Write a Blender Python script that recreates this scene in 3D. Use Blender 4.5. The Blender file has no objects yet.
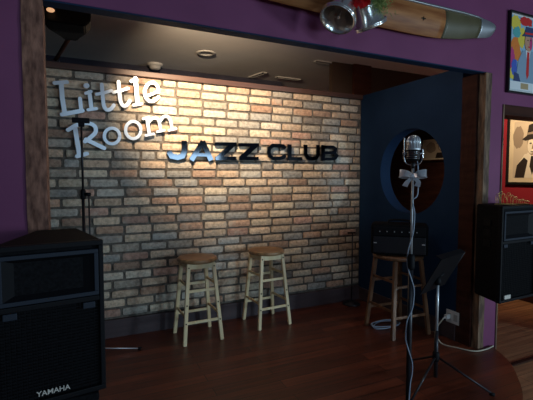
import bpy, bmesh, math, random
from mathutils import Vector, Matrix, noise
random.seed(7)
SC = bpy.context.scene
COL = SC.collection
PI = math.pi

# ------------------------------------------------------------------ camera
H = 1.2636
CAMP = Vector((0, 0, H))
YAW, PIT, ROL, FPX = math.radians(25.0), math.radians(-3.25), math.radians(0.07), 400.0
fw = Vector((math.sin(YAW)*math.cos(PIT), math.cos(YAW)*math.cos(PIT), math.sin(PIT)))
rt = Vector((math.cos(YAW), -math.sin(YAW), 0)); up = rt.cross(fw)
rt2 = rt*math.cos(ROL)+up*math.sin(ROL); up2 = -rt*math.sin(ROL)+up*math.cos(ROL)
cam = bpy.data.cameras.new('camera'); co = bpy.data.objects.new('camera', cam); COL.objects.link(co)
cam.sensor_width = 36; cam.lens = 36*FPX/533.0; cam.clip_start = 0.02
m = Matrix((rt2, up2, -fw)).transposed().to_4x4(); m.translation = CAMP
co.matrix_world = m
SC.camera = co

# ------------------------------------------------------------------ colour management, world, big lights
SC.view_settings.view_transform = 'Standard'
SC.view_settings.look = 'None'
SC.view_settings.gamma = 1
SC.view_settings.use_curve_mapping = False
SC.view_settings.exposure = 0.0
w = bpy.data.worlds.new('world'); SC.world = w; w.use_nodes = True
w.node_tree.nodes['Background'].inputs[0].default_value = (0.5, 0.6, 0.9, 1)
w.node_tree.nodes['Background'].inputs[1].default_value = 0.05

def area(name, loc, target, sx, sy, power, col):
    l = bpy.data.lights.new(name, 'AREA'); l.shape = 'RECTANGLE'; l.size = sx; l.size_y = sy
    l.energy = power; l.color = col
    o = bpy.data.objects.new(name, l); COL.objects.link(o); o.location = loc
    d = Vector(target)-Vector(loc); o.rotation_euler = d.to_track_quat('-Z', 'Y').to_euler()
    return o
# daylight through the street windows behind the camera
area('window_daylight', (2.55, -3.2, 1.42), (2.55, 3.3, 1.42), 1.35, .85, 34, (0.60, 0.82, 1.0))
area('side_window_daylight', (5.2, -2.4, 1.0), (1.2, 3.0, 0.9), 0.6, 0.7, 84, (0.60, 0.84, 1.0))
area('left_window_daylight', (0.1, -3.2, 2.3), (0.1, 3.3, 1.7), 2.2, 1.0, 22, (0.50, 0.78, 1.0))
def spot(name, loc, target, power, col, ang, blend, rad):
    l = bpy.data.lights.new(name, 'SPOT'); l.energy = power; l.color = col
    l.spot_size = math.radians(ang); l.spot_blend = blend; l.shadow_soft_size = rad
    o = bpy.data.objects.new(name, l); COL.objects.link(o); o.location = loc
    o.rotation_euler = (Vector(target)-Vector(loc)).to_track_quat('-Z', 'Y').to_euler(); return o
spot('stage_lamp_light', (0.50, 2.30, 2.28), (1.0, 3.32, 1.92), 240, (1.0, 0.75, 0.49), 84, 1.0, 0.03)
l = bpy.data.lights.new('stage_fill_light', 'POINT'); l.energy = 4.5; l.color = (1, .82, .72); l.shadow_soft_size = .06  # fill with no fixture, added to lift the ceiling and stage floor
lo = bpy.data.objects.new('stage_fill_light', l); COL.objects.link(lo); lo.location = (1.65, 2.45, 2.12)

# ------------------------------------------------------------------ helpers
def ray(px, py): return fw*FPX + rt2*(px-266.5) + up2*(200-py)
def at(px, py, ax, v):
    """point where the sight line of a photo pixel meets the world plane ax = v"""
    d = ray(px, py); i = 'xyz'.index(ax)
    return CAMP + d*((v-CAMP[i])/d[i])

def tagk(o, label=None, cat=None, group=None, kind=None):
    if label: o['label'] = label
    if cat: o['category'] = cat
    if group: o['group'] = group
    if kind: o['kind'] = kind
    return o
def thing(name, label, cat, loc=(0, 0, 0), rz=0, group=None):
    o = bpy.data.objects.new(name, None); COL.objects.link(o)
    o.location = loc; o.rotation_euler = (0, 0, rz); o.empty_display_size = .05
    return tagk(o, label, cat, group)
def obj(name, bm, mat, parent=None, smooth=False, label=None):
    me = bpy.data.meshes.new(name); bmesh.ops.recalc_face_normals(bm, faces=bm.faces)
    bm.to_mesh(me); bm.free()
    if smooth:
        for p in me.polygons: p.use_smooth = True
    me.materials.append(mat)
    o = bpy.data.objects.new(name, me); COL.objects.link(o)
    if parent: o.parent = parent
    if label: o['label'] = label
    return o
def struct(name, bm, mat, smooth=False):
    return tagk(obj(name, bm, mat, None, smooth), kind='structure')
def box(bm, a, b, bev=0, M=None):
    a = Vector(a); b = Vector(b); c = (a+b)/2; s = b-a
    r = bmesh.ops.create_cube(bm, size=1)
    vs = r['verts']
    for v in vs: v.co = Vector((v.co.x*s.x, v.co.y*s.y, v.co.z*s.z))+c
    if bev > 0:
        es = list({e for v in vs for e in v.link_edges})
        rr = bmesh.ops.bevel(bm, geom=es, offset=bev, segments=2, affect='EDGES', profile=.6)
        vs = list({v for f in rr['faces'] for v in f.verts} | {v for v in vs if v.is_valid})
    if M is not None:
        for v in vs: v.co = M @ v.co
    return vs
def frame_from(d):
    d = d.normalized(); a = Vector((0, 0, 1)) if abs(d.z) < .9 else Vector((1, 0, 0))
    u = d.cross(a).normalized(); return u, d.cross(u).normalized()
def tube(bm, pts, rad, n=10, caps=True, radii=None):
    pts = [Vector(p) for p in pts]; rings = []
    u = None
    for i, p in enumerate(pts):
        d = (pts[min(i+1, len(pts)-1)]-pts[max(i-1, 0)])
        if d.length < 1e-9: d = Vector((0, 0, 1))
        d.normalize()
        if u is None: u, v = frame_from(d)
        else:
            u = (u-d*u.dot(d)); u = u.normalized() if u.length > 1e-6 else frame_from(d)[0]
            v = d.cross(u)
        r = radii[i] if radii else rad
        rings.append([bm.verts.new(p+(u*math.cos(2*PI*k/n)+v*math.sin(2*PI*k/n))*r) for k in range(n)])
    for A, B in zip(rings, rings[1:]):
        for k in range(n): bm.faces.new((A[k], A[(k+1) % n], B[(k+1) % n], B[k]))
    if caps:
        bm.faces.new(rings[0]); bm.faces.new(rings[-1][::-1])
def bar(bm, p, q, wx, wy, up=Vector((0, 0, 1)), bev=.002, tx=1.0):
    """rectangular bar from p to q"""
    p = Vector(p); q = Vector(q); d = (q-p).normalized()
    a = up.cross(d)
    if a.length < 1e-4: a = Vector((1, 0, 0)).cross(d)
    a.normalize(); b = d.cross(a)
    vs = []
    for P, s in ((p, 1), (q, tx)):
        for i, j in ((-1, -1), (1, -1), (1, 1), (-1, 1)): vs.append(bm.verts.new(P+a*i*wx/2*s+b*j*wy/2*s))
    fs = [bm.faces.new([vs[i] for i in f]) for f in ((0, 3, 2, 1), (4, 5, 6, 7), (0, 1, 5, 4), (1, 2, 6, 5), (2, 3, 7, 6), (3, 0, 4, 7))]
    if bev: bmesh.ops.bevel(bm, geom=list({e for f in fs for e in f.edges}), offset=bev, segments=2, affect='EDGES')
def lathe(bm, prof, n=32, M=None):
    rings = []
    for r, z in prof:
        if r < 1e-6: vs = [bm.verts.new((0, 0, z))]
        else: vs = [bm.verts.new((r*math.cos(2*PI*k/n), r*math.sin(2*PI*k/n), z)) for k in range(n)]
        rings.append(vs)
    for A, B in zip(rings, rings[1:]):
        for k in range(n):
            k2 = (k+1) % n
            if len(A) == 1 and len(B) == 1: continue
            if len(A) == 1: bm.faces.new((A[0], B[k2], B[k]))
            elif len(B) == 1: bm.faces.new((A[k], A[k2], B[0]))
            else: bm.faces.new((A[k], A[k2], B[k2], B[k]))
    if M is not None:
        for R in rings:
            for v in R: v.co = M @ v.co
def prism(bm, pts, off):
    """closed outline (3-D points, planar) pushed by vector off"""
    off = Vector(off); A = [bm.verts.new(Vector(p)) for p in pts]; B = [bm.verts.new(Vector(p)+off) for p in pts]
    bm.faces.new(A); bm.faces.new(B[::-1]); n = len(A)
    for i in range(n): bm.faces.new((A[i], B[i], B[(i+1) % n], A[(i+1) % n]))
def basis(x, y, z, o):
    M = Matrix((Vector(x).normalized(), Vector(y).normalized(), Vector(z).normalized())).transposed().to_4x4()
    M.translation = Vector(o); return M
def smooth_path(pts, k=6, closed=False):
    pts = [Vector(p) for p in pts]; out = []; n = len(pts)
    rng = range(n if closed else n-1)
    for i in rng:
        if closed: p0, p1, p2, p3 = pts[(i-1) % n], pts[i], pts[(i+1) % n], pts[(i+2) % n]
        else: p0, p1, p2, p3 = pts[max(i-1, 0)], pts[i], pts[i+1], pts[min(i+2, n-1)]
        for j in range(k):
            t = j/k
            out.append(.5*((2*p1)+(-p0+p2)*t+(2*p0-5*p1+4*p2-p3)*t*t+(-p0+3*p1-3*p2+p3)*t**3))
    if not closed: out.append(pts[-1])
    return out

# ------------------------------------------------------------------ materials
def mat(name, col, rough=.5, metal=0, spec=.5, emit=None):
    m = bpy.data.materials.new(name); m.use_nodes = True
    b = m.node_tree.nodes['Principled BSDF']
    b.inputs['Base Color'].default_value = (*col, 1); b.inputs['Roughness'].default_value = rough
    b.inputs['Metallic'].default_value = metal; b.inputs['Specular IOR Level'].default_value = spec
    return m
def nodes(m): return m.node_tree.nodes, m.node_tree.links, m.node_tree.nodes['Principled BSDF']
def noisy(m, c1, c2, scale=(8, 8, 8), detail=6, bump=0.0, bdist=.01, rough=None, lo=.35, hi=.65):
    """mix two colours by noise, in object coordinates"""
    N, L, b = nodes(m)
    tc = N.new('ShaderNodeTexCoord'); mp = N.new('ShaderNodeMapping'); mp.inputs['Scale'].default_value = scale
    nz = N.new('ShaderNodeTexNoise'); nz.inputs['Scale'].default_value = 1; nz.inputs['Detail'].default_value = detail
    L.new(tc.outputs['Object'], mp.inputs[0]); L.new(mp.outputs[0], nz.inputs['Vector'])
    cr = N.new('ShaderNodeValToRGB'); cr.color_ramp.elements[0].color = (*c1, 1); cr.color_ramp.elements[1].color = (*c2, 1)
    cr.color_ramp.elements[0].position = lo; cr.color_ramp.elements[1].position = hi
    L.new(nz.outputs['Fac'], cr.inputs[0]); L.new(cr.outputs[0], b.inputs['Base Color'])
    if bump:
        bp = N.new('ShaderNodeBump'); bp.inputs['Strength'].default_value = bump; bp.inputs['Distance'].default_value = bdist
        L.new(nz.outputs['Fac'], bp.inputs['Height']); L.new(bp.outputs[0], b.inputs['Normal'])
    return m
M = {}
M['purple'] = noisy(mat('purple_paint', (.1, .03, .12), .55, spec=.3), (.185, .047, .122), (.215, .056, .142), (3, 3, 3), bump=.08)
M['navy'] = noisy(mat('navy_paint', (.02, .04, .09), .7, spec=.1), (.011, .033, .080), (.015, .041, .096), (3, 3, 3), bump=.05)
M['ceil'] = noisy(mat('grey_ceiling_paint', (.3, .28, .27), .8, spec=.2), (.68, .67, .66), (.76, .74, .72), (2, 2, 2))
M['brownwall'] = noisy(mat('brown_wall_paint', (.2, .12, .09), .7, spec=.2), (.045, .028, .02), (.06, .037, .026), (2, 2, 2))
M['redwall'] = noisy(mat('red_wall_paint', (.3, .02, .03), .6, spec=.3), (.30, .018, .03), (.36, .025, .04), (2, 2, 2))
M['rear'] = noisy(mat('charcoal_wall_paint', (.03, .03, .045), .7, spec=.1), (.026, .026, .04), (.036, .035, .052))
M['mahog'] = noisy(mat('dark_mahogany', (.08, .02, .015), .7, spec=.15), (.032, .010, .007), (.06, .020, .012), (3, 3, 20))
M['trim'] = noisy(mat('brown_trim', (.12, .06, .05), .5), (.07, .034, .028), (.105, .055, .042), (1.5, 20, 20))
M['baseb'] = noisy(mat('dark_skirting', (.05, .03, .04), .6), (.05, .032, .038), (.075, .048, .052), (2, 20, 20))
M['roughwood'] = noisy(mat('rough_barn_wood', (.2, .1, .06), .75), (.09, .032, .02), (.33, .15, .10), (45, 45, 18), 8, .6, .006, lo=.3, hi=.7)
M['palewood'] = noisy(mat('pale_wood_edge', (.3, .2, .13), .7), (.07, .035, .02), (.26, .16, .095), (30, 30, 7), 8, .5, .005)
M['leg'] = noisy(mat('cream_wood', (.62, .52, .33), .4), (.82, .62, .34), (.92, .76, .48), (20, 20, 4))
M['seat'] = noisy(mat('tan_wood_seat', (.4, .22, .1), .35), (.26, .13, .06), (.46, .27, .13), (6, 40, 6))
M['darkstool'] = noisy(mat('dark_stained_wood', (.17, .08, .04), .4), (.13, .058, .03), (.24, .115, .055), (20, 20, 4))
M['black'] = mat('black_plastic', (.006, .006, .008), .6, spec=.15)
M['blackmetal'] = mat('black_metal', (.03, .03, .036), .35, .5)
M['cabinet'] = noisy(mat('black_cabinet_carpet', (.012, .012, .014), .8, spec=.1), (.004, .004, .005), (.009, .009, .011), (90, 90, 90), bump=.3, bdist=.002)
M['bezel'] = mat('blue_grey_bezel', (.022, .028, .042), .6, spec=.2)
M['chrome'] = mat('chrome', (.75, .76, .78), .12, 1)
M['silver'] = mat('polished_silver', (.86, .85, .82), .2, .85)
M['steel'] = mat('brushed_steel', (.62, .65, .68), .38, .6)
M['bolt'] = mat('dark_bolt', (.05, .04, .03), .4, .8)
M['letterblack'] = mat('polished_black_letter', (.085, .10, .12), .07, 1)
M['letterwhite'] = mat('brushed_aluminium_letter', (.80, .88, .98), .34, .3)
M['white'] = mat('white_plastic', (.72, .72, .7), .5)
M['pale'] = mat('pale_cable_rubber', (.30, .36, .46), .45)
M['paleyellow'] = mat('ivory_cable_rubber', (.5, .46, .36), .5)
M['logo'] = mat('pale_logo_metal', (.75, .72, .66), .35, .3)
M['ribbon'] = mat('silver_ribbon', (.86, .90, .97), .32, .15)
M['redribbon'] = mat('red_ribbon', (.75, .015, .02), .45)
M['brass'] = mat('brass', (.75, .55, .2), .2, 1)
M['gold'] = mat('gilt', (.6, .4, .14), .35, .8)
M['green'] = noisy(mat('garland_green', (.12, .25, .06), .6), (.08, .2, .05), (.42, .45, .14), (60, 60, 60))
M['propwood'] = noisy(mat('varnished_propeller_wood', (.45, .22, .09), .5, spec=.3), (.24, .075, .022), (.46, .19, .065), (3, 12, 30), 6)
M['propolive'] = noisy(mat('olive_painted_tip', (.12, .10, .05), .45), (.085, .07, .03), (.12, .10, .05), (6, 6, 6))
M['propmetal'] = mat('grey_leading_edge', (.35, .36, .38), .4, .7)
M['frameblack'] = mat('black_frame', (.012, .012, .012), .3)
M['matcream'] = noisy(mat('cream_mat_board', (.72, .6, .4), .7), (.72, .60, .40), (.80, .68, .47), (5, 5, 5))
M['interior'] = mat('light_grey_plastic', (.42, .41, .39), .5)

def spec_off(m, v=.2): m.node_tree.nodes['Principled BSDF'].inputs['Specular IOR Level'].default_value = v; return m

# bricks: the colour of each brick is a face attribute, grain by noise
def brick_mat():
    m = mat('reclaimed_brick', (.4, .3, .2), .85, spec=.25); N, L, b = nodes(m)
    at_ = N.new('ShaderNodeAttribute'); at_.attribute_name = 'brick'
    tc = N.new('ShaderNodeTexCoord')
    n1 = N.new('ShaderNodeTexNoise'); n1.inputs['Scale'].default_value = 34; n1.inputs['Detail'].default_value = 8; n1.inputs['Roughness'].default_value = .7
    n2 = N.new('ShaderNodeTexNoise'); n2.inputs['Scale'].default_value = 11; n2.inputs['Detail'].default_value = 5
    L.new(tc.outputs['Object'], n1.inputs['Vector']); L.new(tc.outputs['Object'], n2.inputs['Vector'])
    cr = N.new('ShaderNodeValToRGB'); cr.color_ramp.elements[0].color = (.45, .42, .4, 1); cr.color_ramp.elements[1].color = (1.25, 1.25, 1.25, 1)
    cr.color_ramp.elements[0].position = .3; cr.color_ramp.elements[1].position = .62
    L.new(n1.outputs['Fac'], cr.inputs[0])
    mx = N.new('ShaderNodeMix'); mx.data_type = 'RGBA'; mx.blend_type = 'MULTIPLY'; mx.inputs['Factor'].default_value = .85
    L.new(at_.outputs['Color'], mx.inputs[6]); L.new(cr.outputs[0], mx.inputs[7])
    # mortar smears
    c2 = N.new('ShaderNodeValToRGB'); c2.color_ramp.elements[0].position = .56; c2.color_ramp.elements[1].position = .72
    c2.color_ramp.elements[0].color = (0, 0, 0, 1); c2.color_ramp.elements[1].color = (.6, .6, .6, 1)
    L.new(n2.outputs['Fac'], c2.inputs[0])
    m2 = N.new('ShaderNodeMix'); m2.data_type = 'RGBA'; m2.inputs[7].default_value = (.50, .44, .36, 1)
    L.new(c2.outputs[0], m2.inputs['Factor']); L.new(mx.outputs[2], m2.inputs[6])
    L.new(m2.outputs[2], b.inputs['Base Color'])
    bp = N.new('ShaderNodeBump'); bp.inputs['Strength'].default_value = .7; bp.inputs['Distance'].default_value = .006
    L.new(n1.outputs['Fac'], bp.inputs['Height']); L.new(bp.outputs[0], b.inputs['Normal'])
    return m
M['brick'] = brick_mat()
M['mortar'] = noisy(mat('grey_mortar', (.2, .17, .14), .95, spec=.1), (.10, .088, .075), (.20, .175, .15), (40, 40, 40), 8, .6, .006)

def floor_mat(name, c1, c2, rough, seam, width=.09, length=1.1, spec=.5):
    m = mat(name, c1, rough, spec=spec); N, L, b = nodes(m)
    tc = N.new('ShaderNodeTexCoord')
    br = N.new('ShaderNodeTexBrick'); br.inputs['Scale'].default_value = 1
    br.inputs['Color1'].default_value = (*c1, 1); br.inputs['Color2'].default_value = (*c2, 1); br.inputs['Mortar'].default_value = (*seam, 1)
    br.inputs['Brick Width'].default_value = length; br.inputs['Row Height'].default_value = width
    br.inputs['Mortar Size'].default_value = .0025; br.inputs['Mortar Smooth'].default_value = .3; br.offset = .37
    L.new(tc.outputs['Object'], br.inputs['Vector'])
    mp = N.new('ShaderNodeMapping'); mp.inputs['Scale'].default_value = (2.2, 38, 10)
    nz = N.new('ShaderNodeTexNoise'); nz.inputs['Scale'].default_value = 1; nz.inputs['Detail'].default_value = 8
    L.new(tc.outputs['Object'], mp.inputs[0]); L.new(mp.outputs[0], nz.inputs['Vector'])
    cr = N.new('ShaderNodeValToRGB'); cr.color_ramp.elements[0].color = (.45, .45, .45, 1); cr.color_ramp.elements[1].color = (1.35, 1.35, 1.35, 1)
    cr.color_ramp.elements[0].position = .3; cr.color_ramp.elements[1].position = .7
    L.new(nz.outputs['Fac'], cr.inputs[0])
    mx = N.new('ShaderNodeMix'); mx.data_type = 'RGBA'; mx.blend_type = 'MULTIPLY'; mx.inputs['Factor'].default_value = .8
    L.new(br.outputs['Color'], mx.inputs[6]); L.new(cr.outputs[0], mx.inputs[7]); L.new(mx.outputs[2], b.inputs['Base Color'])
    bp = N.new('ShaderNodeBump'); bp.inputs['Strength'].default_value = .25; bp.inputs['Distance'].default_value = .003
    rr = N.new('ShaderNodeMapRange'); rr.inputs['To Min'].default_value = rough-.12; rr.inputs['To Max'].default_value = rough+.15
    L.new(nz.outputs['Fac'], rr.inputs['Value']); L.new(rr.outputs[0], b.inputs['Roughness'])
    L.new(br.outputs['Fac'], bp.inputs['Height']); bp.invert = True; L.new(bp.outputs[0], b.inputs['Normal'])
    return m
M['stagefloor'] = floor_mat('red_brown_floorboards', (.185, .045, .021), (.085, .021, .011), .34, (.02, .008, .006))
M['lowfloor'] = floor_mat('tan_floorboards', (.42, .22, .11), (.36, .18, .09), .4, (.14, .07, .035), .11, 1.4)

# ------------------------------------------------------------------ setting
YB, YF, XR, ZT, ZH = 3.3246, 1.96, 2.611, 2.088, 2.013
ZC = 2.45
# brick wall
def brick_wall():
    root = bpy.data.objects.new('wall_back', None); COL.objects.link(root); tagk(root, kind='structure')
    bm = bmesh.new(); box(bm, (-1.6, YB+.012, 0), (XR+.02, YB+.14, 2.05)); obj('mortar', bm, M['mortar'], root)
    bm = bmesh.new(); lay = bm.faces.layers.float_color.new('brick')
    pal = [((.62, .49, .36), 7), ((.58, .44, .32), 6), ((.52, .34, .24), 3), ((.64, .55, .42), 6), ((.46, .41, .34), 4),
           ((.50, .47, .41), 4), ((.40, .28, .21), 2), ((.72, .64, .52), 3), ((.40, .39, .36), 4), ((.30, .27, .24), 2), ((.50, .32, .25), 2)]
    bag = [c for c, n in pal for _ in range(n)]
    ch, bl = .0734, .2155
    z0 = 1.401+ch*0.0
    rows = range(-17, 9)
    for r in rows:
        zb = z0+r*ch
        ph = .205 if r % 2 == 0 else .205+bl*.42
        ph += random.uniform(-.012, .012)
        n0 = int((-1.6-ph)/bl)-1
        x = ph+n0*bl
        while x < XR+.02:
            wv = bl*random.choice([1, 1, 1, 1, 1, .97, 1.03, .55 if random.random() < .25 else 1])
            a, b = max(x+.006, -1.6), min(x+wv-.006, XR)
            if b-a > .03:
                h0 = zb+.007+random.uniform(-.002, .003); h1 = min(zb+ch-.0065+random.uniform(-.003, .002), 2.05)
                if h1-h0 > .015:
                    f0 = len(bm.faces)
                    nx, nz = 7, 3
                    dep = YB+random.uniform(-.006, .004)
                    seed = Vector((x*3.1, 7.7*r, 1.3))
                    c = random.choice(bag); k = random.uniform(.8, 1.15); c = tuple(v*k for v in c)
                    g = []
                    for i in range(nx+1):
                        colm = []
                        for j in range(nz+1):
                            u, v = i/nx, j/nz
                            X = a+(b-a)*u; Z = h0+(h1-h0)*v
                            nn = noise.noise(Vector((X*23, Z*40, r)))
                            edge = (i in (0, nx)) or (j in (0, nz))
                            if i in (0, nx): X += (1 if i == 0 else -1)*(.003+.004*abs(noise.noise(Vector((X*9, Z*60, 3)))))*(1.8 if j in (0, nz) else 1)
                            if j in (0, nz): Z += (1 if j == 0 else -1)*(.0015+.004*abs(noise.noise(Vector((X*35, Z*9, 8)))))*(1.6 if i in (0, nx) else 1)
                            colm.append(bm.verts.new((X, dep+(.004 if edge else 0)+nn*.003, Z)))
                        g.append(colm)
                    for i in range(nx):
                        for j in range(nz):
                            f = bm.faces.new((g[i][j], g[i+1][j], g[i+1][j+1], g[i][j+1])); f[lay] = (*c, 1)
                    rim = [g[i][0] for i in range(nx+1)]+[g[nx][j] for j in range(1, nz+1)]+[g[i][nz] for i in range(nx-1, -1, -1)]+[g[0][j] for j in range(nz-1, 0, -1)]
                    back = [bm.verts.new((v.co.x, YB+.02, v.co.z)) for v in rim]
                    for i in range(len(rim)):
                        f = bm.faces.new((rim[i], back[i], back[(i+1) % len(rim)], rim[(i+1) % len(rim)])); f[lay] = (*c, 1)
            x += wv
    obj('bricks', bm, M['brick'], root)
brick_wall()
bm = bmesh.new(); box(bm, (-1.6, YB-.03, 2.05), (XR, YB+.15, 2.092), .004); struct('trim_1', bm, M['trim'])
bm = bmesh.new(); box(bm, (-1.6, YB-.022, 0), (XR, YB+.012, .142), .003); struct('baseboard_back', bm, M['baseb'])

# purple front wall with the stage opening and the doorway
bm = bmesh.new(); T = .13; TH = .07
PX0, PX1 = -.205, -.125          # left post
QX0, QX1 = 2.611, 2.686          # right post
DX = 2.825                       # door jamb
box(bm, (-4.5, YF, -.15), (PX0, YF+T, 2.9))
box(bm, (PX0, YF, ZH), (QX1, YF+TH, 2.9))
box(bm, (QX1, YF, -.15), (DX, YF+T, 2.9))
box(bm, (DX, YF, 1.80), (3.9, YF+T, 2.9))
box(bm, (3.9, YF, -.15), (6.5, YF+T, 2.9))
struct('wall_front', bm, M['purple'])
bm = bmesh.new(); box(bm, (PX0+.002, YF+.004, ZH-.006), (QX1-.002, YF+TH+.002, ZH)); struct('trim_2', bm, M['navy'])
# rough wooden posts
def rough_post(name, x0, x1, y0, y1, z0, z1, m, seed):
    bm = bmesh.new(); n = 60; rings = []
    per = []
    for k in range(8): per.append((x0+(x1-x0)*k/8, y0))
    for k in range(8): per.append((x1, y0+(y1-y0)*k/8))
    for k in range(8): per.append((x1-(x1-x0)*k/8, y1))
    for k in range(8): per.append((x0, y1-(y1-y0)*k/8))
    cx, cy = (x0+x1)/2, (y0+y1)/2
    for i in range(n+1):
        z = z0+(z1-z0)*i/n; R = []
        for (x, y) in per:
            d = abs(noise.noise(Vector((x*26, y*26+seed, z*7))))*.007
            v = Vector((cx-x, cy-y, 0)); v.normalize()
            R.append(bm.verts.new(Vector((x, y, z))+v*d))
        rings.append(R)
    for A, B in zip(rings, rings[1:]):
        for k in range(32): bm.faces.new((A[k], A[(k+1) % 32], B[(k+1) % 32], B[k]))
    bm.faces.new(rings[0]); bm.faces.new(rings[-1])
    return struct(name, bm, m)
rough_post('trim_3', PX0, PX1, YF-.012, YF+.12, 0, ZH-.006, M['roughwood'], 1)
rough_post('trim_4', QX0+.012, QX1, YF-.012, YF+.045, 0, ZH-.006, M['palewood'], 5)
rough_post('trim_5', QX0-.006, QX1-.006, YF+.046, YF+.17, 0, ZH-.006, M['mahog'], 9)
bm = bmesh.new(); box(bm, (DX, YF-.008, -.15), (DX+.012, YF+T+.01, 1.80)); struct('trim_6', bm, M['palewood'])
bm = bmesh.new(); box(bm, (DX+.012, YF-.008, 1.725), (3.9, YF+T+.01, 1.80)); struct('trim_7', bm, M['mahog'])

# navy side wall with the round opening
def side_wall():
    bm = bmesh.new()
    y0, y1, z0, z1 = YF+.17, YB, 0, ZT
    cy, cz, ry, rz = 2.648, 1.314, .372, .372
    n = 64; X0, X1 = XR, XR+.12
    for X in (X0, X1):
        inner = [bm.verts.new((X, cy+ry*math.cos(2*PI*k/n), cz+rz*math.sin(2*PI*k/n))) for k in range(n)]
        outer = []
        for k in range(n):
            c, s = math.cos(2*PI*k/n), math.sin(2*PI*k/n)
            t = min(((y1-cy)/c if c > 1e-9 else (y0-cy)/c if c < -1e-9 else 1e9), ((z1-cz)/s if s > 1e-9 else (z0-cz)/s if s < -1e-9 else 1e9))
            outer.append(bm.verts.new((X, cy+c*t, cz+s*t)))
        for k in range(n): bm.faces.new((inner[k], inner[(k+1) % n], outer[(k+1) % n], outer[k]))
        # corner fills
        for (yy, zz) in ((y0, z0), (y1, z0), (y1, z1), (y0, z1)):
            best = None
            ang = math.atan2(zz-cz, yy-cy) % (2*PI); k = int(ang/(2*PI)*n); a, b = outer[k], outer[(k+1) % n]
            c = bm.verts.new((X, yy, zz))
            if (a.co-c.co).length > 1e-4 and (b.co-c.co).length > 1e-4: bm.faces.new((a, c, b))
        if X == X0: in0 = inner
        else:
            for k in range(n): bm.faces.new((in0[k], in0[(k+1) % n], inner[(k+1) % n], inner[k]))
    # top and ends
    for q in (((X0, y0, z1), (X1, y0, z1), (X1, y1, z1), (X0, y1, z1)), ((X0, y0, z0), (X1, y0, z0), (X1, y0, z1), (X0, y0, z1)), ((X0, y1, z0), (X1, y1, z0), (X1, y1, z1), (X0, y1, z1))):
        bm.faces.new([bm.verts.new(p) for p in q])
    struct('wall_right', bm, M['navy'])
side_wall()
bm = bmesh.new(); box(bm, (XR-.012, YF+.17, 0), (XR, YB-.022, .13), .003); struct('baseboard_right', bm, M['baseb'])

# ceiling and what lies behind
bm = bmesh.new(); box(bm, (-1.9, YF+TH, ZC), (4.9, 5.3, ZC+.08)); struct('ceiling', bm, M['ceil'])
bm = bmesh.new(); box(bm, (-1.9, 4.5, 0), (2.3, 4.6, ZC)); struct('wall_rear', bm, M['rear'])
bm = bmesh.new(); box(bm, (-1.9, YF+T, 0), (-1.8, 4.6, ZC)); struct('wall_left', bm, M['navy'])
bm = bmesh.new(); box(bm, (2.38, 3.50, 2.0), (4.6, 3.56, ZC)); struct('wall_corridor', bm, M['brownwall'])
bm = bmesh.new(); box(bm, (2.3, 5.2, -.15), (4.7, 5.3, ZC)); struct('wall_end', bm, M['mahog'])
bm = bmesh.new(); box(bm, (2.2, YB+.16, -.15), (2.3, 5.3, 2.0)); struct('wall_partition', bm, M['mahog'])
pA = at(354, 75, 'y', 3.47); pB = at(371, 75, 'y', 3.47)
bm = bmesh.new(); box(bm, (pA.x, 3.465, 2.0), (pB.x, 3.498, ZC)); struct('trim_8', bm, M['mahog'])
# room beyond the doorway
bm = bmesh.new(); box(bm, (4.6, YF, -.15), (4.7, 3.95, ZC)); struct('wall_far', bm, M['redwall'])
bm = bmesh.new(); box(bm, (4.6, 3.95, -.15), (4.7, 5.2, ZC)); struct('wall_far_end', bm, M['mahog'])
bm = bmesh.new(); box(bm, (4.585, YF+T, -.15), (4.6, 5.2, .0)); struct('baseboard_far', bm, M['mahog'])

# stage platform with its rounded edge, and the lower floor
edge = smooth_path([(2.80, YF-.002, 0), (2.745, 1.885, 0), (2.645, 1.72, 0), (2.46, 1.538, 0), (2.257, 1.384, 0), (1.9, 1.2, 0), (1.2, .98, 0), (.2, .8, 0), (-1.8, .62, 0), (-4.4, .55, 0)], 8)
bm = bmesh.new()
out = [p for p in edge]+[Vector((-4.4, YF+.01, 0)), Vector((-1.8, YF+.01, 0)), Vector((-1.8, YB+.15, 0)), Vector((XR+.12, YB+.15, 0)), Vector((XR+.12, YF+.17, 0)), Vector((2.80, YF+T, 0))]
prism(bm, out, (0, 0, -.15)); struct('floor', bm, M['stagefloor'])
bm = bmesh.new(); box(bm, (-4, -4, -.2), (6.5, 5.3, -.152)); struct('floor_lower', bm, M['lowfloor'])
bm = bmesh.new(); box(bm, (DX+.07, 1.872, -.152), (3.9, 1.905, -.142), .002); struct('trim_9', bm, M['mahog'])

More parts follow.
